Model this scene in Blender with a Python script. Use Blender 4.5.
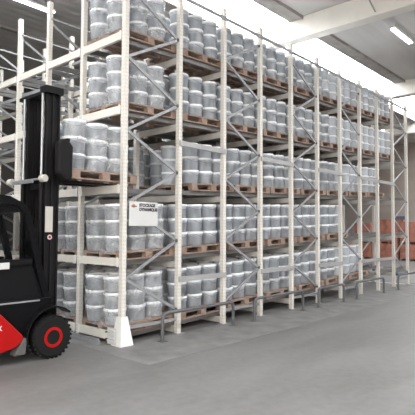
import bpy, math, random
from mathutils import Vector, Matrix
random.seed(7)
for o in list(bpy.data.objects): bpy.data.objects.remove(o)
SC = bpy.context.scene
COL = SC.collection

# ------------------------------------------------------------------ camera
FPX, PITCH, ROLL, YAW = 488.3, .0479, .0051, .7342
F = Vector((math.cos(YAW)*math.cos(PITCH), math.sin(YAW)*math.cos(PITCH), math.sin(PITCH)))
R0 = Vector((math.sin(YAW), -math.cos(YAW), 0)); U0 = R0.cross(F)
RR = R0*math.cos(ROLL)+U0*math.sin(ROLL); UU = -R0*math.sin(ROLL)+U0*math.cos(ROLL)
cam = bpy.data.cameras.new('camera'); camo = bpy.data.objects.new('camera', cam); COL.objects.link(camo)
M3 = Matrix((RR, UU, -F)).transposed()
camo.matrix_world = Matrix.Translation((-4.7485, -6.048, 1.7581)) @ M3.to_4x4()
cam.sensor_width = 36; cam.lens = FPX/415*36; cam.clip_end = 200
SC.camera = camo

# ------------------------------------------------------------------ world, light, exposure
W = bpy.data.worlds.new('world'); SC.world = W; W.use_nodes = True
WORLD_RGB, WORLD_S = (.88, .91, 1.0), .40
SKYLIGHT_S = 12.5
W.node_tree.nodes['Background'].inputs[0].default_value = (*WORLD_RGB, 1)
W.node_tree.nodes['Background'].inputs[1].default_value = WORLD_S
SC.view_settings.view_transform = 'Standard'; SC.view_settings.look = 'None'
SC.view_settings.gamma = 1; SC.view_settings.use_curve_mapping = False
SC.view_settings.exposure = 0.0
def area(name, loc, sx, sy, power, rot=(0, 0, 0), col=(1, 1, 1)):
    l = bpy.data.lights.new(name, 'AREA'); l.shape = 'RECTANGLE'; l.size = sx; l.size_y = sy; l.energy = power; l.color = col
    o = bpy.data.objects.new(name, l); o.location = loc; o.rotation_euler = rot; COL.objects.link(o); return o
# added fill light for the rack faces, unseen behind and left of the viewer
area('hall_fill_light', (-13, -9, 3.2), 9, 5, 1350, (math.radians(78), 0, math.radians(-58)), (1, .97, .92))

# ------------------------------------------------------------------ materials
def mat(name, col, rough=.6, metal=0, spec=.4, noise=0, nscale=8, bump=0, bscale=60, emit=None, trans=0):
    m = bpy.data.materials.new(name); m.use_nodes = True; nt = m.node_tree; b = nt.nodes['Principled BSDF']
    b.inputs['Base Color'].default_value = (*col, 1); b.inputs['Roughness'].default_value = rough
    b.inputs['Metallic'].default_value = metal; b.inputs['Specular IOR Level'].default_value = spec
    tc = nt.nodes.new('ShaderNodeTexCoord')
    if noise:
        n = nt.nodes.new('ShaderNodeTexNoise'); n.inputs['Scale'].default_value = nscale; n.inputs['Detail'].default_value = 5
        nt.links.new(tc.outputs['Object'], n.inputs['Vector'])
        r = nt.nodes.new('ShaderNodeMapRange'); r.inputs[1].default_value = .3; r.inputs[2].default_value = .7
        r.inputs[3].default_value = 1-noise; r.inputs[4].default_value = 1+noise
        nt.links.new(n.outputs['Fac'], r.inputs[0])
        mx = nt.nodes.new('ShaderNodeVectorMath'); mx.operation = 'SCALE'; mx.inputs[0].default_value = col
        nt.links.new(r.outputs[0], mx.inputs['Scale']); nt.links.new(mx.outputs[0], b.inputs['Base Color'])
    if bump:
        n2 = nt.nodes.new('ShaderNodeTexNoise'); n2.inputs['Scale'].default_value = bscale
        nt.links.new(tc.outputs['Object'], n2.inputs['Vector'])
        bp = nt.nodes.new('ShaderNodeBump'); bp.inputs['Strength'].default_value = bump; bp.inputs['Distance'].default_value = .02
        nt.links.new(n2.outputs['Fac'], bp.inputs['Height']); nt.links.new(bp.outputs[0], b.inputs['Normal'])
    if emit:
        b.inputs['Emission Color'].default_value = (*emit[0], 1); b.inputs['Emission Strength'].default_value = emit[1]
    if trans: b.inputs['Transmission Weight'].default_value = trans
    return m
M = {}
def post_mat():
    # painted upright with two columns of punched slots
    m = mat('painted_upright', (.66, .63, .57), .45); nt = m.node_tree; b = nt.nodes['Principled BSDF']
    tc = nt.nodes.new('ShaderNodeTexCoord'); sp = nt.nodes.new('ShaderNodeSeparateXYZ'); nt.links.new(tc.outputs['Object'], sp.inputs[0])
    def mth(op, a, v=None):
        n = nt.nodes.new('ShaderNodeMath'); n.operation = op
        nt.links.new(a, n.inputs[0])
        if v is not None:
            if isinstance(v, (int, float)): n.inputs[1].default_value = v
            else: nt.links.new(v, n.inputs[1])
        return n.outputs[0]
    fz = mth('FRACT', mth('MULTIPLY', sp.outputs[2], 1/.06))
    hz = mth('LESS_THAN', mth('ABSOLUTE', mth('SUBTRACT', fz, .5)), .22)
    ax = mth('ABSOLUTE', sp.outputs[0]); ay = mth('ABSOLUTE', sp.outputs[1])
    hx = mth('LESS_THAN', mth('ABSOLUTE', mth('SUBTRACT', ax, .018)), .007)
    hy = mth('LESS_THAN', mth('ABSOLUTE', mth('SUBTRACT', ay, .018)), .007)
    geo = nt.nodes.new('ShaderNodeNewGeometry'); sn = nt.nodes.new('ShaderNodeSeparateXYZ')
    h = mth('MULTIPLY', hz, mth('MAXIMUM', hx, hy))
    mx = nt.nodes.new('ShaderNodeMix'); mx.data_type = 'RGBA'
    mx.inputs[6].default_value = (.72, .69, .63, 1); mx.inputs[7].default_value = (.58, .555, .51, 1)
    nt.links.new(h, mx.inputs[0]); nt.links.new(mx.outputs[2], b.inputs['Base Color'])
    return m
M['post'] = post_mat()
M['beam'] = mat('painted_beam', (.74, .71, .64), .45, noise=.04, nscale=3)
M['galv'] = mat('galvanised_brace', (.34, .345, .355), .45, metal=.3, noise=.08, nscale=10)
M['track'] = mat('roller_track_steel', (.20, .195, .19), .5, metal=.45, noise=.08, nscale=20)
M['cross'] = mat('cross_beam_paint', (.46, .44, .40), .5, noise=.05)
M['wood'] = mat('pallet_pine', (.30, .215, .17), .8, noise=.2, nscale=9)
M['tie'] = mat('tie_bar_grey', (.40, .40, .395), .45, metal=.2)
M['white'] = mat('white_enamel', (.80, .79, .76), .4)
M['guard'] = mat('guard_tube_grey', (.13, .133, .138), .45, metal=.3, noise=.08)
M['black'] = mat('forklift_black', (.005, .005, .006), .4, spec=.12)
M['mastblack'] = mat('mast_black_steel', (.010, .009, .010), .6, spec=.2)
M['rubber'] = mat('tyre_rubber', (.011, .011, .011), .8, spec=.2, bump=.3)
M['red'] = mat('forklift_red', (.40, .006, .006), .4, spec=.2)
M['chrome'] = mat('cylinder_rod', (.45, .46, .48), .3, metal=.6)
M['cream'] = mat('cream_cap', (.50, .48, .43), .4)
M['plastic'] = mat('dark_plastic', (.007, .007, .008), .5, spec=.15)
M['glass'] = mat('cab_glass', (.02, .022, .024), .12, spec=.4)
nt = M['glass'].node_tree
tr = nt.nodes.new('ShaderNodeBsdfTransparent'); tr.inputs[0].default_value = (.82, .82, .82, 1); ms = nt.nodes.new('ShaderNodeMixShader'); ms.inputs[0].default_value = .10
nt.links.new(tr.outputs[0], ms.inputs[1]); nt.links.new(nt.nodes['Principled BSDF'].outputs[0], ms.inputs[2]); nt.links.new(ms.outputs[0], nt.nodes['Material Output'].inputs[0])
def bucket_mat():
    m = mat('translucent_bucket', (.62, .65, .69), .32, spec=.5); nt = m.node_tree; b = nt.nodes['Principled BSDF']
    tl = nt.nodes.new('ShaderNodeBsdfTranslucent'); tl.inputs[0].default_value = (.72, .76, .8, 1)
    ms = nt.nodes.new('ShaderNodeMixShader'); ms.inputs[0].default_value = .35
    # milky plastic with nested pails showing through as faint bands
    tc = nt.nodes.new('ShaderNodeTexCoord'); n = nt.nodes.new('ShaderNodeTexNoise'); n.inputs['Scale'].default_value = 9
    mp = nt.nodes.new('ShaderNodeMapping'); mp.inputs['Scale'].default_value = (1, 1, .45)
    oi = nt.nodes.new('ShaderNodeObjectInfo'); ad = nt.nodes.new('ShaderNodeVectorMath'); ad.operation = 'ADD'
    nt.links.new(tc.outputs['Object'], ad.inputs[0]); nt.links.new(oi.outputs['Location'], ad.inputs[1])
    nt.links.new(ad.outputs[0], mp.inputs[0]); nt.links.new(mp.outputs[0], n.inputs['Vector'])
    r = nt.nodes.new('ShaderNodeMapRange'); r.inputs[1].default_value = .35; r.inputs[2].default_value = .65; r.inputs[3].default_value = .70; r.inputs[4].default_value = 1.15
    nt.links.new(n.outputs['Fac'], r.inputs[0])
    mx = nt.nodes.new('ShaderNodeVectorMath'); mx.operation = 'SCALE'; mx.inputs[0].default_value = (.62, .65, .69)
    # grey contents showing through below the rim
    sp = nt.nodes.new('ShaderNodeSeparateXYZ'); nt.links.new(tc.outputs['Object'], sp.inputs[0])
    fz = nt.nodes.new('ShaderNodeMapRange'); fz.inputs[1].default_value = .150; fz.inputs[2].default_value = .185; fz.inputs[3].default_value = .70; fz.inputs[4].default_value = 1.1
    nt.links.new(sp.outputs[2], fz.inputs[0]); ml = nt.nodes.new('ShaderNodeMath'); ml.operation = 'MULTIPLY'
    nt.links.new(r.outputs[0], ml.inputs[0]); nt.links.new(fz.outputs[0], ml.inputs[1])
    nt.links.new(ml.outputs[0], mx.inputs['Scale']); nt.links.new(mx.outputs[0], b.inputs['Base Color'])
    nt.links.new(b.outputs[0], ms.inputs[1]); nt.links.new(tl.outputs[0], ms.inputs[2]); nt.links.new(ms.outputs[0], nt.nodes['Material Output'].inputs[0])
    return m
M['bucket'] = bucket_mat()
M['lid'] = mat('white_lid', (.86, .87, .88), .35, spec=.5)
M['handle'] = mat('handle_wire', (.30, .31, .33), .4)
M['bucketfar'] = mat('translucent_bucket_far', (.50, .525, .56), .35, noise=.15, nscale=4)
def film_mat():
    m = mat('stretch_film', (.8, .8, .8), .22, spec=.6, bump=.9, bscale=9); nt = m.node_tree; b = nt.nodes['Principled BSDF']
    tr = nt.nodes.new('ShaderNodeBsdfTransparent'); ms = nt.nodes.new('ShaderNodeMixShader')
    tc = nt.nodes.new('ShaderNodeTexCoord'); n = nt.nodes.new('ShaderNodeTexNoise'); n.inputs['Scale'].default_value = 5; n.inputs['Detail'].default_value = 6; n.inputs['Distortion'].default_value = 1.5
    nt.links.new(tc.outputs['Object'], n.inputs['Vector'])
    r = nt.nodes.new('ShaderNodeMapRange'); r.inputs[1].default_value = .4; r.inputs[2].default_value = .7; r.inputs[3].default_value = .04; r.inputs[4].default_value = .38
    nt.links.new(n.outputs['Fac'], r.inputs[0]); nt.links.new(r.outputs[0], ms.inputs[0])
    nt.links.new(tr.outputs[0], ms.inputs[1]); nt.links.new(b.outputs[0], ms.inputs[2]); nt.links.new(ms.outputs[0], nt.nodes['Material Output'].inputs[0])
    return m
M['film'] = film_mat()
def floor_mat():
    m = mat('concrete_floor', (.2, .2, .2), .55, spec=.25); nt = m.node_tree; b = nt.nodes['Principled BSDF']
    tc = nt.nodes.new('ShaderNodeTexCoord')
    n1 = nt.nodes.new('ShaderNodeTexNoise'); n1.inputs['Scale'].default_value = .9; n1.inputs['Detail'].default_value = 6; n1.inputs['Distortion'].default_value = .6
    n2 = nt.nodes.new('ShaderNodeTexNoise'); n2.inputs['Scale'].default_value = 9; n2.inputs['Detail'].default_value = 8
    mp = nt.nodes.new('ShaderNodeMapping'); mp.inputs['Scale'].default_value = (.45, 1.6, 1)
    nt.links.new(tc.outputs['Object'], mp.inputs[0]); nt.links.new(mp.outputs[0], n1.inputs['Vector']); nt.links.new(tc.outputs['Object'], n2.inputs['Vector'])
    a = nt.nodes.new('ShaderNodeMath'); a.operation = 'MULTIPLY_ADD'; a.inputs[1].default_value = .35
    nt.links.new(n2.outputs['Fac'], a.inputs[0]); nt.links.new(n1.outputs['Fac'], a.inputs[2])
    cr = nt.nodes.new('ShaderNodeValToRGB'); cr.color_ramp.elements[0].position = .48; cr.color_ramp.elements[1].position = .88
    cr.color_ramp.elements[0].color = (.150, .144, .138, 1); cr.color_ramp.elements[1].color = (.225, .217, .212, 1)
    nt.links.new(a.outputs[0], cr.inputs[0]); nt.links.new(cr.outputs[0], b.inputs['Base Color'])
    rr = nt.nodes.new('ShaderNodeMapRange'); rr.inputs[3].default_value = .35; rr.inputs[4].default_value = .62
    nt.links.new(n1.outputs['Fac'], rr.inputs[0]); nt.links.new(rr.outputs[0], b.inputs['Roughness'])
    return m
M['floor'] = floor_mat()
M['strip'] = mat('painted_floor_strip', (.212, .206, .20), .6, noise=.22, nscale=3)
def corrugated(name, col, axis, pitch, strength=.5):
    m = mat(name, col, .6, noise=.06, nscale=.7); nt = m.node_tree; b = nt.nodes['Principled BSDF']
    tc = nt.nodes.new('ShaderNodeTexCoord'); w = nt.nodes.new('ShaderNodeTexWave'); w.bands_direction = axis
    w.inputs['Scale'].default_value = .314/pitch
    bp = nt.nodes.new('ShaderNodeBump'); bp.inputs['Strength'].default_value = strength; bp.inputs['Distance'].default_value = .03
    nt.links.new(tc.outputs['Object'], w.inputs['Vector']); nt.links.new(w.outputs['Fac'], bp.inputs['Height']); nt.links.new(bp.outputs[0], b.inputs['Normal'])
    return m
M['roof'] = corrugated('roof_deck', (.54, .525, .50), 'Y', .35)
M['wall'] = corrugated('wall_cladding', (.45, .39, .34), 'Z', .9, .9)
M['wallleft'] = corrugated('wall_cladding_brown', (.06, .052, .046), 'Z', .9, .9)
M['girder'] = mat('concrete_girder', (.78, .75, .69), .7, noise=.05, nscale=2)
M['gutter'] = mat('skylight_kerb', (.30, .28, .26), .7, noise=.2, nscale=3)
M['dark'] = mat('dark_joint', (.11, .105, .10), .7)
M['sky'] = mat('skylight_sheet', (.9, .9, .9), .5, emit=((.93, .96, 1), SKYLIGHT_S))
M['tube'] = mat('fluorescent_tube', (1, 1, 1), .5, emit=((.95, .93, 1), 9))
M['brickred'] = mat('rust_red_carton', (.40, .165, .115), .8, noise=.3, nscale=3)
M['bluebox'] = mat('dull_blue_board', (.10, .13, .20), .7)
M['greybox'] = mat('grey_plastic', (.14, .15, .165), .6, noise=.2)
M['sign'] = mat('sign_board', (.62, .62, .61), .5)
M['ink'] = mat('sign_ink', (.05, .04, .045), .6)
M['orange'] = mat('logo_orange', (.62, .24, .09), .6)

# ------------------------------------------------------------------ mesh helpers
class MB:
    def __init__(s): s.v = []; s.f = []
    def box(s, x0, x1, y0, y1, z0, z1):
        n = len(s.v)
        s.v += [(x, y, z) for z in (z0, z1) for y in (y0, y1) for x in (x0, x1)]
        s.f += [tuple(n+i for i in q) for q in ((0, 2, 3, 1), (4, 5, 7, 6), (0, 1, 5, 4), (2, 6, 7, 3), (0, 4, 6, 2), (1, 3, 7, 5))]
        return s
    def bar(s, a, b, w, h, up=(0, 0, 1)):
        a = Vector(a); b = Vector(b); d = (b-a).normalized(); up = Vector(up)
        if abs(d.dot(up)) > .98: up = Vector((1, 0, 0))
        r = d.cross(up).normalized(); u = r.cross(d); n = len(s.v)
        for p in (a, b):
            for i, j in ((-1, -1), (1, -1), (1, 1), (-1, 1)): s.v.append(tuple(p+r*w/2*i+u*h/2*j))
        s.f += [(n, n+1, n+2, n+3), (n+7, n+6, n+5, n+4)] + [(n+i, n+4+i, n+4+(i+1) % 4, n+(i+1) % 4) for i in range(4)]
        return s
    def tube(s, pts, r, seg=10, cap=True):
        pts = [Vector(p) for p in pts]; n0 = len(s.v); ref = None
        for i, p in enumerate(pts):
            d = ((pts[min(i+1, len(pts)-1)]-p).normalized()+(p-pts[max(i-1, 0)]).normalized()).normalized()
            if ref is None: ref = Vector((0, 0, 1)) if abs(d.z) < .9 else Vector((0, 1, 0))
            u = (ref-d*ref.dot(d)).normalized(); v = d.cross(u); ref = u
            for k in range(seg):
                a = 2*math.pi*k/seg; s.v.append(tuple(p+(u*math.cos(a)+v*math.sin(a))*r))
        for i in range(len(pts)-1):
            for k in range(seg):
                a = n0+i*seg+k; b = n0+i*seg+(k+1) % seg; s.f.append((a, b, b+seg, a+seg))
        if cap:
            s.f.append(tuple(n0+k for k in reversed(range(seg)))); e = n0+(len(pts)-1)*seg; s.f.append(tuple(e+k for k in range(seg)))
        return s
    def lathe(s, prof, seg=20, c=(0, 0, 0), axis='z'):
        n0 = len(s.v); first = None
        for (r, z) in prof:
            for k in range(seg):
                a = 2*math.pi*k/seg; x, y = r*math.cos(a), r*math.sin(a)
                p = (x, y, z) if axis == 'z' else (x, z, -y) if axis == 'y' else (z, x, y)
                s.v.append((c[0]+p[0], c[1]+p[1], c[2]+p[2]))
        for i in range(len(prof)-1):
            for k in range(seg):
                a = n0+i*seg+k; b = n0+i*seg+(k+1) % seg; s.f.append((a, b, b+seg, a+seg))
        s.f.append(tuple(n0+k for k in reversed(range(seg)))); e = n0+(len(prof)-1)*seg; s.f.append(tuple(e+k for k in range(seg)))
        return s
    def prism(s, poly, y0, y1):   # polygon in xz, extruded along y
        n = len(s.v); k = len(poly)
        s.v += [(x, y0, z) for x, z in poly]+[(x, y1, z) for x, z in poly]
        s.f += [tuple(range(n, n+k)), tuple(reversed(range(n+k, n+2*k)))]+[(n+i, n+(i+1) % k, n+k+(i+1) % k, n+k+i) for i in range(k)]
        return s
    def mesh(s, name, m, smooth=False):
        me = bpy.data.meshes.new(name); me.from_pydata(s.v, [], s.f)
        import bmesh
        bm = bmesh.new(); bm.from_mesh(me); bmesh.ops.recalc_face_normals(bm, faces=bm.faces)
        if smooth:
            for f in bm.faces: f.smooth = len(f.verts) <= 4
            for e in bm.edges:
                if len(e.link_faces) == 2 and e.calc_face_angle(0) > .7: e.smooth = False
        bm.to_mesh(me); bm.free(); me.materials.append(m)
        return me
    def build(s, name, m, parent=None, loc=None, smooth=False, bevel=0):
        o = bpy.data.objects.new(name, s.mesh(name, m, smooth)); COL.objects.link(o)
        if parent: o.parent = parent
        if loc: o.location = loc
        if bevel:
            b = o.modifiers.new('bevel', 'BEVEL'); b.width = bevel; b.segments = 2; b.limit_method = 'ANGLE'
        return o
def tag(o, label, cat, group=None, kind=None):
    o['label'] = label; o['category'] = cat
    if group: o['group'] = group
    if kind: o['kind'] = kind
    return o
def thing(name, loc, label, cat, group=None, rot=None):
    o = bpy.data.objects.new(name, None); o.empty_display_size = .1; COL.objects.link(o); o.location = loc
    if rot: o.rotation_euler = rot
    return tag(o, label, cat, group)
def struct(name, mb, m, **k):
    o = mb.build(name, m, **k); o['kind'] = 'structure'; return o
def copy_tree(o, parent=None):
    c = o.copy(); COL.objects.link(c); c.parent = parent
    for ch in o.children: copy_tree(ch, c)
    return c
def text(name, body, size, loc, m, parent, rot=(math.pi/2, 0, 0), sx=1, bold=0):
    cu = bpy.data.curves.new(name, 'FONT'); cu.body = body; cu.size = size; cu.extrude = .001; cu.offset = bold
    t = bpy.data.objects.new(name, cu); COL.objects.link(t)
    me = bpy.data.meshes.new_from_object(t); bpy.data.objects.remove(t)
    me.materials.clear(); me.materials.append(m)
    o = bpy.data.objects.new(name, me); COL.objects.link(o); o.parent = parent; o.location = loc; o.rotation_euler = rot; o.scale = (sx, 1, 1)
    return o
ORD = ['first', 'second', 'third', 'fourth', 'fifth', 'sixth', 'seventh', 'eighth', 'ninth', 'tenth', 'eleventh', 'twelfth']

# ------------------------------------------------------------------ hall
BX, BY, H = 1.2, 1.15, 6.1
NI, NJ = 11, 7
LV = [.118, 1.267, 2.408, 3.658, 4.843]           # mid height of the front beams
SLOPE = .040
X0, X1, Y0, Y1, ZC = -16, 30, -20, 14, 8.0
struct('floor', MB().box(X0, X1, Y0, Y1, -.2, 0), M['floor'])
st = struct('trim_1', MB().box(-.45, 13.2, -1.15, 0, 0, .003).box(-.45, -.1, 0, 9, 0, .003), M['strip'])
struct('wall_far', MB().box(X1, X1+.3, Y0, Y1, 0, ZC+.6), M['wall'])
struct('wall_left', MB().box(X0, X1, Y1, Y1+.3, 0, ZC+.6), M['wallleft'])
struct('wall_right', MB().box(X0, X1, Y0-.3, Y0, 0, ZC+.6), M['wall'])
struct('wall_back', MB().box(X0-.3, X0, Y0, Y1, 0, ZC+.6), M['wall'])
sk = [(1.67, 3.42), (-7.2, -5.4), (-15.2, -13.4)]
edges = sorted(sk); ys = [Y0]+[v for e in edges for v in e]+[Y1]
cb = MB()
for k in range(0, len(ys), 2): cb.box(X0, X1, ys[k], ys[k+1], ZC, ZC+.25)
struct('ceiling', cb, M['roof'])
for n, (a, b) in enumerate(sorted(sk)):
    struct('window_%d' % (n+1), MB().box(X0, X1, a, b, ZC+.17, ZC+.2), M['sky'])
    struct('trim_%d' % (2+n), MB().box(X0, X1, a-.42, a-.002, ZC-.07, ZC-.002).box(X0, X1, b+.002, b+.42, ZC-.07, ZC-.002), M['gutter'])
jb = MB()
for a, b in sk: jb.box(X0, X1, a-.47, a-.425, ZC-.10, ZC-.002)
struct('trim_6', jb, M['gutter'])
gx = [-8.4, -.4, 7.6, 15.6, 23.6]
for n, x in enumerate(gx):
    struct('trim_%d' % (7+n), MB().box(x-.22, x+.18, Y0, Y1, 7.38, 7.998), M['girder'], bevel=.03)
# raised joint between roof zones over the far lanes
struct('trim_12', MB().box(X0, X1, 8.35, 8.5, ZC-.09, ZC-.002), M['gutter'])

def lamp(x, y, label):
    t = thing('fluorescent_lamp', (x, y, 7.72), label, 'ceiling lamp', None)
    MB().box(-.75, .75, -.06, .06, .04, .10).build('housing', M['white'], t)
    for s in (-1, 1): MB().tube([(-.73, .04*s, .015), (.73, .04*s, .015)], .028, 8).build('tube', M['tube'], t, smooth=True)
    for s in (-.5, .5): MB().tube([(s, 0, .1), (s, 0, .278)], .008, 6).build('hanger', M['galv'], t)
    return t
lamp(10.1, -.62, 'lit fluorescent tube lamp on the grey ceiling right of the skylight')
lamp(1.45, 5.95, 'lit fluorescent tube lamp over the empty top shelves at far left')
lamp(23.2, 5.4, 'small distant lit lamp near the end wall behind the rack')
t = MB().tube([(7.2, -.75, 8.0), (7.36, -.95, 7.45)], .02, 8).build('hanging_rod', M['galv'])
tag(t, 'thin slanting rod hanging beside the concrete girder', 'rod')

# ------------------------------------------------------------------ racking
def lane_name(j): return ['outermost row', 'second row in', 'third row in', 'fourth row in', 'fifth row in', 'sixth row in', 'innermost row'][j]
post_me = MB().box(-.04, .04, -.04, .04, 0, H-.01).mesh('post', M['post'])
foot_me = MB().box(-.09, .09, -.075, .075, 0, .012).mesh('foot_plate', M['galv'])
def add(me, name, parent, loc=(0, 0, 0), rot=None):
    o = bpy.data.objects.new(name, me); COL.objects.link(o); o.parent = parent; o.location = loc
    if rot: o.rotation_euler = rot
    return o
def make_frame(phase=True):
    t = bpy.data.objects.new('braced_upright', None); COL.objects.link(t)
    for x in (0, BX):
        add(post_me, 'post', t, (x, 0, .01)); add(foot_me, 'foot_plate', t, (x, 0, 0))
    nodes = [(.42+.585*k, (k % 2 == 0) == phase) for k in range(10)]
    for (z0, r0), (z1, r1) in zip(nodes, nodes[1:]):
        a = (BX-.045 if r0 else .045, 0, z0); b = (BX-.045 if r1 else .045, 0, z1)
        MB().bar(a, b, .028, .045).build('brace', M['galv'], t)
    for z, r in nodes:
        if r: MB().lathe([(.001, -.03), (.028, -.03), (.028, .03), (.001, .03)], 8, (BX-.06, 0, z), 'y').build('brace_bolt', M['dark'], t)
    MB().bar((.04, 0, .25), (BX-.04, 0, .25), .03, .05).build('foot_tie', M['galv'], t)
    return t
frame_kinds = (make_frame(), make_frame(False)); used = set()
wh = ['nearest the corner post', 'second along the side', 'third along the side', 'fourth along the side', 'last at the far end']
for j in range(NJ):
    for n, i in enumerate((0, 2, 4, 6, 9)):
        if j >= 3 and n > 1: continue
        ph = n % 2; fr = frame_kinds[ph] if ph not in used else copy_tree(frame_kinds[ph]); used.add(ph)
        fr.location = (i*BX, j*BY, 0)
        tag(fr, 'cream upright frame with zigzag braces, %s, %s' % (wh[n], lane_name(j)), 'upright frame', 'upright frames of the rack')
    if j < 3:
        t = thing('rack_post', (8*BX, j*BY, 0), 'single cream upright between the last two braced frames, %s' % lane_name(j), 'rack post', 'single rack uprights')
        add(post_me, 'post', t, (0, 0, .01)); add(foot_me, 'foot_plate', t)
# front load beams (faces the forklift)
lvn = ['ground', 'second', 'third', 'fourth', 'top']
bm_me = MB().box(-.055, .0, .045, BY-.045, -.062, .062).mesh('load_beam', M['beam'])
ep_me = MB().box(-.058, -.0551, 0, .04, -.075, .075).mesh('end_plate', M['white'])
bay = ['corner bay', 'bay above and behind the forklift load', 'bay behind the forklift mast', 'bay at the left picture edge', 'fifth bay from corner', 'sixth bay from corner']
bay[1] = 'second bay from corner'
for l, z in enumerate(LV):
    for j in range(4):
        t = bpy.data.objects.new('load_beam', bm_me); COL.objects.link(t); t.location = (0, j*BY, z)
        tag(t, 'cream front beam of the %s shelf level, %s' % (lvn[l], bay[j]), 'rack beam', 'front load beams')
        add(ep_me, 'end_plate', t, (0, .045, 0)); add(ep_me, 'end_plate', t, (0, BY-.095, 0))
# cross beams at every upright line further in, stepping down the lane slope
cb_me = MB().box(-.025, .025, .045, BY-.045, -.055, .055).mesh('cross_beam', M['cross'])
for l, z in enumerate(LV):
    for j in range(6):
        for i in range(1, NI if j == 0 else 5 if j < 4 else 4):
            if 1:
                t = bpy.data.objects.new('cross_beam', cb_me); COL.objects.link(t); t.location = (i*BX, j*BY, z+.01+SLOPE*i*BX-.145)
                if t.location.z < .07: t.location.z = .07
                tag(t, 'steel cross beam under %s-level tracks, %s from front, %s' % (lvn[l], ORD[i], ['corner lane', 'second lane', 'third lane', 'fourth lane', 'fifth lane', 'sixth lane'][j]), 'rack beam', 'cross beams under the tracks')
# gravity roller tracks: two per lane and level
def track_mesh(length):
    m = MB().box(0, length, -.028, -.022, -.075, .0).box(0, length, .022, .028, -.075, .0).box(0, length, -.022, .022, -.075, -.07)
    return m.mesh('roller_track', M['track'])
TL = 10*BX+.1
tr_me = track_mesh(TL)
rol = MB()
for k in range(90): rol.lathe([(.001, -.02), (.02, -.02), (.02, .02), (.001, .02)], 6, (.07+k*.13, 0, -.022), 'y')
rol_me = rol.mesh('rollers', M['white'])
for l, z in enumerate(LV):
    for j in range(6):
        for s in (0, 1):
            y = j*BY+(.16 if s == 0 else BY-.16)
            t = bpy.data.objects.new('roller_track', tr_me); COL.objects.link(t)
            t.location = (.004, y, z+.012); t.rotation_euler = (0, -math.atan(SLOPE), 0)
            tag(t, 'long steel roller track, %s level, %s, %s side' % (lvn[l], ['corner lane', 'second lane', 'third lane', 'fourth lane', 'fifth lane', 'sixth lane'][j], 'near' if s == 0 else 'far'), 'roller track', 'roller tracks')
            add(rol_me, 'rollers', t)
# long top ties and the flat spacer ties between braced frames
for j in range(NJ):
    L = 10*BX if j < 3 else 3*BX
    hh = .03 if j == 0 else .014
    t = MB().box(0, L, -.075, -.045, -hh, hh).build('top_tie', M['galv'], loc=(0, j*BY, 5.88 if j == 0 else 5.76))
    tag(t, 'long grey tie rail joining the upright tops, %s' % lane_name(j), 'tie rail', 'top tie rails')
for z, nm in ((3.28, 'upper'), (.93, 'lower')):
    for n, (a, b) in enumerate(((1, 2), (3, 4), (5, 6), (7, 8), (8, 9))):
        t = MB().box(a*BX-.03, b*BX+.03, -.066, -.043, z-.045, z+.045).build('spacer_tie', M['tie'])
        tag(t, '%s flat spacer bar between braced frames, %s gap from the corner' % (nm, ORD[n]), 'spacer bar', 'spacer bars on the long side')
# cross ties over the top between rows, front
for i in range(1, 4):
    for j in range(1, 5):
        t = MB().box(-.02, .02, .045, BY-.045, -.025, .025).build('row_tie', M['galv'], loc=(i*BX, j*BY, 5.45))
        tag(t, 'thin tie at upright tops, %s line in, between rows %s' % (ORD[i], ['one and two', 'two and three', 'three and four', 'four and five', 'five and six'][j]), 'tie bar', 'row ties at the rack top')

# ------------------------------------------------------------------ pallets and buckets
PB = .14
deck_me = MB()
for k in range(7): deck_me.box(0, 1.2, k*.146+.0, k*.146+.124, .115, .14)
for k in range(3): deck_me.box(k*.5275, k*.5275+.145, 0, 1.0, .095, .115)
deck_me = deck_me.mesh('deck', M['wood'])
run_me = MB().box(0, 1.2, 0, .1, 0, .022).mesh('runner', M['wood'])
blk_me = MB().box(0, .14, 0, .1, .022, .095).mesh('block', M['wood'])
def make_pallet():
    t = bpy.data.objects.new('wooden_pallet', None); COL.objects.link(t)
    add(deck_me, 'deck', t)
    for yy in (0, .45, .9):
        add(run_me, 'runner', t, (0, yy, 0))
        for xx in (0, .53, 1.06): add(blk_me, 'block', t, (xx, yy, 0))
    return t
pal0 = make_pallet(); pal_used = False
BH = .252
def bucket_mb(seg):
    return MB().lathe([(.152, 0), (.160, .006), (.169, .185), (.174, .187), (.175, .205), (.169, .208), (.170, .216)], seg)
def lid_mb(seg):
    return MB().lathe([(.166, .210), (.182, .211), (.184, .240), (.178, .250), (.165, .249), (.160, .240), (.001, .240)], seg)
def bail():
    return MB().tube([(.178*math.cos(a), .178*math.sin(a), .205-.055*math.sin((a-a0)/(a1-a0)*math.pi)) for a0, a1 in ((-2.6, -.55),) for a in [a0+(a1-a0)*k/10 for k in range(11)]], .004, 5)
body_me = bucket_mb(24).mesh('plastic_bucket', M['bucket'], True)
lid_me = lid_mb(24).mesh('lid', M['lid'], True)
bail_me = bail().mesh('bail_handle', M['handle'], True)
ear = MB().box(.170, .187, -.02, .02, .185, .215)
ear_me = ear.mesh('handle_ear', M['lid'])

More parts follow.
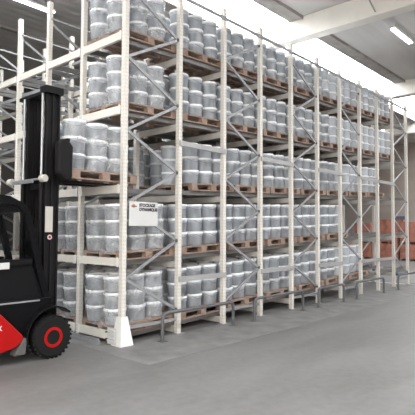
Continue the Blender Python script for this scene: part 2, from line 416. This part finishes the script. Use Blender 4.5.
pallets = []   # (lane, level, n, origin, visible rows)
def track_z(l, x): return LV[l]+.012+SLOPE*x
def place(lane, l, n, x, load=False):
    pallets.append(dict(lane=lane, l=l, n=n, x=x, y=lane*BY+.075, z=track_z(l, max(x, 0))+.003 if not load else 2.505, load=load))
rows = {0: (1.35, 1.30, 6), 1: (1.35, 1.32, 5), 2: (1.62, 1.25, 7), 3: (1.35, 1.24, 8), 4: (1.35, 1.24, 8)}
for l in range(5):
    if l != 2: place(0, l, 0, .01)
    x0, p, n = rows[l]
    for k in range(n): place(0, l, k+1, x0+p*k)
place(0, 2, 0, -.87, True)
for l in (0, 1): place(1, l, 0, .01); place(2, l, 0, .01)
place(1, 2, 0, .55)
for lane in (1,):  # deep lane loads from here on, mostly hidden, added to darken the rack interior
    for l in range(5):
        for k in range(1 if l==4 else 0, [6, 5, 6, 7, 8][l]): place(lane, l, k+1, (1.35 if l != 2 else 1.9)+1.25*k)
for l in range(4):
    for k in range(2, [5, 5, 6, 7][l]): place(2, l, k+1, 1.35+1.25*k)
    for k in range(2, 4): place(3, l, k+1, 1.35+1.25*k)

camp = camo.matrix_world.translation
cands, rest = [], []
lvl = ['ground level', 'second level', 'third level', 'fourth level', 'top level']
def pname(p):
    if p['load']: return 'the pallet on the forklift'
    if p['lane'] == 0:
        return 'corner pallet, %s' % lvl[p['l']] if p['n'] == 0 else '%s pallet along side, %s' % (ORD[p['n']], lvl[p['l']])
    return '%s lane%s, %s' % (ORD[p['lane']], ' front pallet' if p['n'] == 0 else ' %s pallet' % ORD[p['n']], lvl[p['l']])
for p in pallets:
    pal = pal0 if not pal_used else copy_tree(pal0); pal_used = True
    pal.location = (p['x'], p['y'], p['z']); tilt = 0 if p['load'] else -math.atan(SLOPE); pal.rotation_euler = (0, tilt, 0)
    tag(pal, 'wooden pallet under stacked buckets, ' + (pname(p) if not p['load'] else 'lifted by the forklift'), 'pallet', 'wooden pallets in the rack')
    for cx_ in range(3):
        for cy_ in range(2):
            jx, jy = random.uniform(-.012, .012), random.uniform(-.012, .012)
            for k in range(3):
                lx, ly, lz = (.18 if p['n'] or p['load'] else .125)+.4*cx_+jx, .255+.50*cy_+jy, PB+.001+BH*k
                ca, sa = math.cos(-tilt), math.sin(-tilt)
                pos = Vector((p['x']+lx*ca-lz*sa, p['y']+ly, p['z']+lx*sa+lz*ca))
                vis = (p['lane'] == 0 and (cy_ == 0 or (cx_ == 0 and p['n'] == 0))) or (p['lane'] in (1, 2) and p['n'] == 0 and (cx_ == 0)) or (p['load'] and k == 2)
                d = (pos-camp).length
                lab = 'lidded bucket, %s, %s%s stack, %s' % (['bottom', 'middle', 'top'][k], ['front', 'centre', 'rear'][cx_], ' inner' if cy_ else '', pname(p))
                (cands if vis else rest).append((d, pos, tilt, lab))
cands.sort(key=lambda c: c[0])
rest += cands[300:]; cands = cands[:300]
b0 = bpy.data.objects.new('plastic_bucket', body_me)
for n, (d, pos, tilt, lab) in enumerate(cands):
    b = bpy.data.objects.new('plastic_bucket', body_me); COL.objects.link(b)
    b.location = pos; rz = random.uniform(-.5, .5); b.rotation_euler = (0, tilt, rz)
    tag(b, lab, 'bucket', 'lidded plastic buckets')
    add(lid_me, 'lid', b); add(bail_me, 'bail_handle', b)
bpy.data.objects.remove(b0)
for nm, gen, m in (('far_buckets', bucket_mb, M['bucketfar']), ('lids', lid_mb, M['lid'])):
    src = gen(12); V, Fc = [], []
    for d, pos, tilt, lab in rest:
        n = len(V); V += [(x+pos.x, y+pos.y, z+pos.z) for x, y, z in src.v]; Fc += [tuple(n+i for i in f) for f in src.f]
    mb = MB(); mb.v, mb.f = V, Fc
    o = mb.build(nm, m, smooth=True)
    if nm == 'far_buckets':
        far = tag(o, 'remaining lidded buckets at the far end and hidden ones added deep in the rack', 'buckets', 'lidded plastic buckets', 'stuff')
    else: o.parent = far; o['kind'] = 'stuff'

# stretch film round the nearest loads
def film(p, label):
    out = []; n = 48
    fx = .18 if p['n'] or p['load'] else .125
    cs = [(fx, .255), (fx+.8, .255), (fx+.8, .755), (fx, .755)]
    r = .192; pts = []
    for (cx_, cy_), a0 in zip(cs, (math.pi, 1.5*math.pi, 0, .5*math.pi)):
        for k in range(7):
            a = a0+k*math.pi/12; pts.append((cx_+r*math.cos(a), cy_+r*math.sin(a)))
    dense = []
    for k in range(len(pts)):
        a, b = Vector(pts[k]), Vector(pts[(k+1) % len(pts)]); m = max(1, int((b-a).length/.05))
        for q in range(m): dense.append(a.lerp(b, q/m))
    V, Fc = [], []; N = len(dense); rows_ = 22; zt = PB+.01+3*BH
    for i in range(rows_+1):
        z = .10+(zt-.10)*i/rows_
        for q in dense:
            inw = 1-.025*(.5+.5*math.sin(z*41+q.x*23+q.y*17))
            V.append((.6+(q.x-.6)*inw*(1 if i < rows_ else .985), .495+(q.y-.495)*inw, z))
    for i in range(rows_):
        for k in range(N): Fc.append((i*N+k, i*N+(k+1) % N, (i+1)*N+(k+1) % N, (i+1)*N+k))
    mb = MB(); mb.v, mb.f = V, Fc
    o = mb.build('stretch_film', M['film'], loc=(p['x'], p['y'], p['z']), smooth=True)
    o.rotation_euler = (0, 0 if p['load'] else -math.atan(SLOPE), 0)
    tag(o, label, 'plastic film', 'clear film wraps')
for p in pallets:
    if p['lane'] == 0 and p['n'] == 0 or (p['lane'] == 1 and p['n'] == 0):
        film(p, 'clear wrinkled film wrapped round the bucket load, '+(pname(p)))

# ------------------------------------------------------------------ floor-level fittings
def guard(x0, x1, y, label):
    pts = [(x0, 0, 0), (x0, 0, .34)]
    for k in range(1, 6): a = k/5*math.pi/2; pts.append((x0+.1*(1-math.cos(a)), 0, .34+.1*math.sin(a)))
    for k in range(0, 6): a = k/5*math.pi/2; pts.append((x1-.1+.1*math.sin(a), 0, .34+.1*math.cos(a)))
    pts.append((x1, 0, 0))
    t = thing('guard_rail', (0, y, 0), label, 'guard rail', 'tubular guard rails')
    MB().tube(pts, .03, 12).build('tube', M['guard'], t, smooth=True)
    for x in (x0, x1): MB().box(x-.06, x+.06, -.06, .06, .0, .01).build('base_plate', M['guard'], t)
guard(.60, 2.38, -.27, 'grey bent tube guard rail nearest the corner post protector')
guard(3.0, 4.8, -.30, 'grey bent tube guard rail second from the corner')
guard(5.45, 6.7, -.33, 'grey bent tube guard rail in the middle of the long side')
guard(7.4, 9.15, -.35, 'grey bent tube guard rail fourth from the corner')
guard(10.2, 12.7, -.37, 'farthest grey bent tube guard rail by the right picture edge')
# corner post protector
t = thing('post_protector', (0, 0, 0), 'white steel protector shoe around the foot of the corner post', 'post protector')
mb = MB(); s0, s1 = (-.12, .13, -.13, .11), (-.065, .06, -.065, .05)
for z, (a, b, c, d) in ((0.0, s0), (.44, s1)):
    mb.v += [(a, c, z), (b, c, z), (b, d, z), (a, d, z)]
mb.f += [(0, 1, 5, 4), (0, 4, 7, 3), (1, 2, 6, 5)]
o = mb.build('shoe', M['white'], t); sm = o.modifiers.new('s', 'SOLIDIFY'); sm.thickness = .008
w = MB()
for z in (.06, .11, .16, .21): w.box(-.150, -.125, .0, .17, z, z+.035)
w.box(-.125, -.12, -.02, .19, .02, .27)
w.build('ribbed_plate', M['sign'], t)
for z in (.095, .2): MB().lathe([(.001, -.165), (.014, -.165), (.014, -.125), (.001, -.125)], 8, (0, .185, z), 'x').build('bolt', M['dark'], t)
t = MB().box(-.26, -.19, .28, 1.45, 0, .05).box(-.24, -.21, .28, 1.45, .05, .09).build('floor_guide', M['galv'])
tag(t, 'low steel guide rail on the floor before the corner bay', 'guide rail')
# notice on the corner frame
t = thing('notice_board', (.07, -.055, 1.83), 'white rectangular notice board on the long side next to the corner post', 'sign')
MB().box(0, .59, -.008, 0, 0, .385).build('board', M['sign'], t, bevel=.003)
text('lettering', 'STOCKAGE\nDYNAMIQUE', .068, (.20, -.0095, .31), M['ink'], t, sx=.95, bold=.004)
lg = MB().lathe([(.001, -.0085), (.032, -.0085), (.032, -.0105), (.001, -.0105)], 16, (.085, 0, .315), 'y').build('logo', M['orange'], t)
MB().box(.035, .145, -.012, -.0106, .302, .318).build('logo_bar', M['ink'], lg)

# ------------------------------------------------------------------ forklift
FY = .575
fl = thing('forklift', (-1.9, FY, 0), 'red and black forklift lifting a pallet of buckets into the corner bay', 'forklift')
ox = 1.9
def P2(mb, name, m, parent=None, **k):
    mb.v = [(x+ox, y-FY, z) for x, y, z in mb.v]
    o = mb.build(name, m, parent or fl, **k); return o
def tyre(x, y0, y1, r, name='wheel'):
    sgn = -1 if y0 < FY else 1
    ym = (y0+y1)/2; w = abs(y1-y0)/2
    m = MB().lathe([(r*.44, -w), (r*.86, -w), (r*.97, -w*.7), (r, -w*.4), (r, w*.4), (r*.97, w*.7), (r*.86, w), (r*.44, w), (r*.42, 0)], 40, (x, ym, r), 'y')
    for k in range(28):   # tread lugs
        a = 2*math.pi*k/28; c, s = math.cos(a), math.sin(a)
        m.bar((x+c*(r-.008), ym-w*.85, r+s*(r-.008)), (x+c*(r-.008), ym+w*.85, r+s*(r-.008)), .03, .024, up=(c, 0, s))
    tw = P2(m, name, M['rubber'], smooth=True)
    e = ym+sgn*w
    rm = MB().lathe([(r*.47, -.001*sgn), (r*.47, .006*sgn), (r*.34, .008*sgn), (r*.30, -.03*sgn), (r*.30, -.06*sgn)], 32, (x, e, r), 'y')
    rm.f = rm.f[:-2]; P2(rm, 'rim', M['red'], tw, smooth=True)
    h = MB().lathe([(.001, -.03*sgn), (r*.30, -.045*sgn), (r*.28, -.05*sgn), (r*.001, -.05*sgn)], 24, (x, e, r), 'y')
    P2(h, 'hub', M['plastic'], tw)
    for k in range(6):
        a = k*math.pi/3; P2(MB().lathe([(.001, -.035*sgn), (.012, -.035*sgn), (.012, -.005*sgn), (.001, -.005*sgn)], 8, (x+.055*math.cos(a), e, r+.055*math.sin(a)), 'y'), 'wheel_nut', M['red'], tw)
tyre(-1.13, .05, .23, .292); tyre(-1.13, .92, 1.10, .292)
tyre(-2.78, .10, .27, .25); tyre(-2.78, .88, 1.05, .25)
# chassis and counterweight
P2(MB().prism([(-3.0, .24), (-1.62, .24), (-1.5, .32), (-1.44, .50), (-1.20, .66), (-1.12, .70), (-1.12, .84), (-3.0, .84)], .13, 1.02), 'chassis', M['black'], bevel=.015)
for (a, b, lb) in ((.055, .128, 1), (1.022, 1.095, 0)):
    pnl = P2(MB().prism([(-3.0, .20), (-1.85, .20), (-1.66, .235), (-1.60, .28), (-1.55, .36), (-1.70, .52), (-1.88, .70), (-2.02, .80), (-2.3, .86), (-3.0, .90)], a, b), 'side_panel', M['red'], bevel=.02)
    if lb: text('lettering', 'EX', .085, (-1.955+ox, .0545-FY, .485), M['white'], pnl, sx=1.0, bold=.002)
P2(MB().prism([(-3.32, .25), (-3.0, .20), (-3.0, 1.15), (-3.2, 1.12), (-3.34, .9)], .08, 1.07), 'counterweight', M['red'], bevel=.03)
# cab
P2(MB().prism([(-3.0, .841), (-1.22, .841), (-1.42, 1.33), (-3.0, 1.33)], .18, .20), 'door_panel', M['plastic'])
P2(MB().prism([(-3.0, .841), (-1.22, .841), (-1.42, 1.33), (-3.0, 1.33)], .95, .97), 'door_panel', M['plastic'])
P2(MB().prism([(-2.9, .841), (-2.2, .841), (-2.25, 1.12), (-2.85, 1.15)], .25, .90), 'engine_hood', M['black'], bevel=.03)
P2(MB().box(-2.35, -1.85, .33, .82, 1.121, 1.22).box(-2.45, -2.3, .33, .82, 1.22, 1.75), 'seat', M['plastic'], bevel=.03)
P2(MB().tube([(-1.45, FY, 1.0), (-1.62, FY, 1.3)], .03, 8).lathe([(.16, -.012), (.185, -.012), (.185, .012), (.16, .012)], 20, (-1.64, FY, 1.33), 'z'), 'steering_wheel', M['plastic'], smooth=True)
for y in (.16, .99):
    pl = MB()
    path = [(-1.16, .74), (-1.30, 1.2), (-1.40, 1.62), (-1.50, 1.98), (-1.57, 2.06), (-1.68, 2.11)]
    for (a, b) in zip(path, path[1:]): pl.bar((a[0], y, a[1]), (b[0], y, b[1]), .05, .09, up=(1, 0, .3))
    P2(pl, 'cab_pillar', M['black'])
    P2(MB().bar((-2.95, y, .9), (-2.72, y, 2.12), .06, .1, up=(1, 0, 0)), 'cab_pillar', M['black'])
    P2(MB().box(-2.9, -1.42, y-.025, y+.025, 1.30, 1.37), 'sill', M['plastic'])
    P2(MB().box(-2.9, -1.30, y-.032, y+.032, .795, .815), 'trim_strip', M['galv'])
P2(MB().prism([(-3.0, 2.10), (-2.85, 2.2), (-2.1, 2.235), (-1.75, 2.20), (-1.58, 2.12), (-1.50, 2.0), (-1.56, 2.0), (-1.66, 2.09), (-2.1, 2.14), (-2.9, 2.08)], .12, 1.03), 'cab_roof', M['black'])
P2(MB().prism([(-2.85, 1.38), (-1.50, 1.38), (-1.62, 2.02), (-1.75, 2.08), (-2.72, 2.08)], .17, .176), 'side_glass', M['glass'])
P2(MB().bar((-1.40, FY, 1.4), (-1.56, FY, 2.03), .70, .006, up=(1, 0, .3)), 'windscreen', M['glass'])
P2(MB().box(-2.0, -1.74, .125, .13, 1.25, 1.335), 'side_plate', M['sign'])
# mudguard and step
fp = []
for k in range(11):
    a = math.radians(208-k*16); fp.append((-1.13+.385*math.cos(a), .32+.385*math.sin(a)))
pl = MB()
for (a, b) in zip(fp, fp[1:]): pl.bar((a[0], .145, a[1]), (b[0], .145, b[1]), .20, .022, up=(0, 0, 1) if abs(b[0]-a[0]) > .02 else (1, 0, 0))
P2(pl, 'mudguard', M['plastic'])
P2(MB().prism([(-1.68, .13), (-1.53, .13), (-1.50, .34), (-1.56, .34)], .052, .2), 'step', M['dark'], bevel=.01)
P2(MB().box(-1.30, -1.02, .25, .9, .30, .75), 'front_axle_housing', M['black'])
# mast
for y in (.25, .77):
    P2(MB().box(-1.205, -1.18, y-.035, y+.035, .10, 3.70).box(-1.18, -1.115, y-.012, y+.012, .10, 3.70).box(-1.115, -1.09, y-.035, y+.035, .10, 3.70), 'outer_channel', M['mastblack'])
    yi = y+(.02 if y < FY else -.02)
    P2(MB().box(-1.085, -1.06, yi-.035, yi+.035, .16, 3.76).box(-1.06, -1.005, yi-.012, yi+.012, .16, 3.76).box(-1.005, -.98, yi-.035, yi+.035, .16, 3.76), 'inner_channel', M['mastblack'])
    P2(MB().tube([(-1.235, y+.03, 2.45), (-1.235, y+.03, 3.70)], .019, 10), 'cylinder_rod', M['chrome'], smooth=True)
    P2(MB().tube([(-1.235, y+.03, .3), (-1.235, y+.03, 2.45)], .03, 10), 'lift_cylinder', M['mastblack'], smooth=True)
    P2(MB().tube([(-1.2, y, .75), (-1.75, y, .62)], .03, 8), 'tilt_cylinder', M['mastblack'], smooth=True)
P2(MB().box(-1.22, -1.0, .19, 1.0, 3.70, 3.75).box(-1.25, -.97, .17, .34, 3.7, 3.80), 'top_crosshead', M['mastblack'])
for za, zb in ((2.35, 2.43), (1.5, 1.6), (.3, .5)):
    P2(MB().box(-1.16, -1.13, .27, .75, za, zb), 'mast_crossbar', M['mastblack'])
for yy in (.30, .79):
    P2(MB().tube([(-1.10, yy, .8), (-1.10, yy, 3.70)], .012, 6), 'lift_chain', M['mastblack'])
P2(MB().box(-1.205, -1.09, .1985, .2045, 1.73, 2.09), 'label_strip', M['cream'])
s = P2(MB().lathe([(.001, 0), (.035, 0), (.035, -.003), (.001, -.003)], 16, (-1.13, .2045, 1.66), 'y'), 'warning_sticker', M['sign'])
P2(MB().lathe([(.001, 0), (.02, 0), (.02, -.002), (.001, -.002)], 12, (-1.13, .2015, 1.66), 'y'), 'red_mark', M['red'], s)
# work-lamp bar across the mast, cream end caps
lb = P2(MB().tube([(-1.29, .17, 2.47), (-1.29, 1.02, 2.47)], .016, 10), 'lamp_bar', M['chrome'], smooth=True)
for y in (.12, 1.06):
    P2(MB().lathe([(.001, -.05), (.045, -.05), (.052, -.04), (.052, .05), (.03, .06), (.001, .06)], 18, (-1.29, y, 2.47), 'y'), 'lamp_head', M['cream'], lb, smooth=True)
P2(MB().box(-1.34, -1.31, .35, .9, 2.42, 2.46), 'lamp_bracket', M['chrome'], lb)
# hoses
for k, (ya_, za) in enumerate(((.21, 1.35), (.27, 1.2))):
    pts = [(-1.34+.05*math.sin(q/8*math.pi), ya_, .78+q*.1+.0) for q in range(9)]
    P2(MB().tube(pts, .02, 8), 'hose', M['rubber'], smooth=True)
# carriage, backrest, forks
P2(MB().box(-.975, -.925, .18, .97, 2.42, 2.50).box(-.975, -.925, .18, .97, 2.78, 2.86).box(-.975, -.93, .30, .36, 2.42, 2.86).box(-.975, -.93, .79, .85, 2.42, 2.86), 'carriage', M['mastblack'])
br = MB().box(-.925, -.885, .12, 1.03, 3.04, 3.08)
for k in range(9): y = .12+k*.1094; br.box(-.92, -.89, y, y+.035, 2.5, 3.04)
P2(br, 'load_backrest', M['mastblack'])
P2(MB().prism([(-1.12, 2.55), (-1.0, 2.46), (-.90, 2.5), (-.89, 2.95), (-.95, 3.02), (-1.06, 3.05), (-1.12, 2.98)], .01, .15), 'hose_reel', M['mastblack'], bevel=.03)
for y in (.33, .72):
    P2(MB().box(-.92, -.885, y, y+.10, 2.42, 2.98).prism([(-.92, 2.455), (.22, 2.485), (.22, 2.497), (-.93, 2.503)], y, y+.10), 'fork', M['mastblack'])

# ------------------------------------------------------------------ goods on the floor beyond the rack
def crate(x, y, z, label, w=1.1, h=1.0, m='brickred', d=1.1):
    t = thing('carton_block', (x, y, z), label, 'boxed goods', 'rust red boxed goods by the end wall')
    b = MB(); n = 3
    for a in range(n):
        for c in range(3):
            for e in range(3):
                g = .008; b.box(-d/2+d*a/n+g, -d/2+d*(a+1)/n-g, -w/2+w*c/n+g, -w/2+w*(c+1)/n-g, .15+h*e/3*.85+g, .15+h*(e+1)/3*.85)
    b.build('cartons', M[m], t)
    pb = MB().box(-d/2, d/2, -w/2, w/2, .12, .15)
    for yy in (-w/2, -.05, w/2-.1): pb.box(-d/2, d/2, yy, yy+.1, .0, .12)
    pb.build('pallet_base', M['wood'], t)
crate(26, 7.7, 0, 'lower rust red carton block behind the rack, leftmost'); crate(26, 7.7, 1.02, 'upper rust red carton block behind the rack, leftmost pile', h=1.35)
crate(26, 6.0, 0, 'lower rust red carton block behind the rack, middle pile'); crate(26.0, 6.0, 1.02, 'upper carton block behind the rack, tall middle pile', h=1.6)
crate(26, 4.75, 0, 'lower rust red carton block, pile at the right picture edge'); crate(26, 4.75, 1.02, 'upper rust red carton block, pile at the right picture edge', h=1.4)
crate(26.3, 3.5, 0, 'lower rust red carton block just past right picture edge'); 
crate(24.4, 8.5, 0, 'low rust red carton block in front of the leftmost pile', h=.95)
t = MB().box(15.0, 15.9, 1.45, 2.5, .0, .12).box(15.05, 15.85, 1.55, 2.1, .12, .34).box(15.1, 15.8, 2.15, 2.4, .12, .24).build('dark_bundle', M['greybox'], bevel=.03)
tag(t, 'low dark grey bundle on the floor seen through the rack end', 'bundle')
t = MB().box(26.0, 26.5, 5.2, 5.8, 2.531, 2.74).build('blue_box', M['bluebox'])
tag(t, 'small dull blue box on the tall middle carton pile', 'box')
struct('trim_13', MB().box(11.98, 12.08, -1.5, 2.2, 0, .003), M['white'])
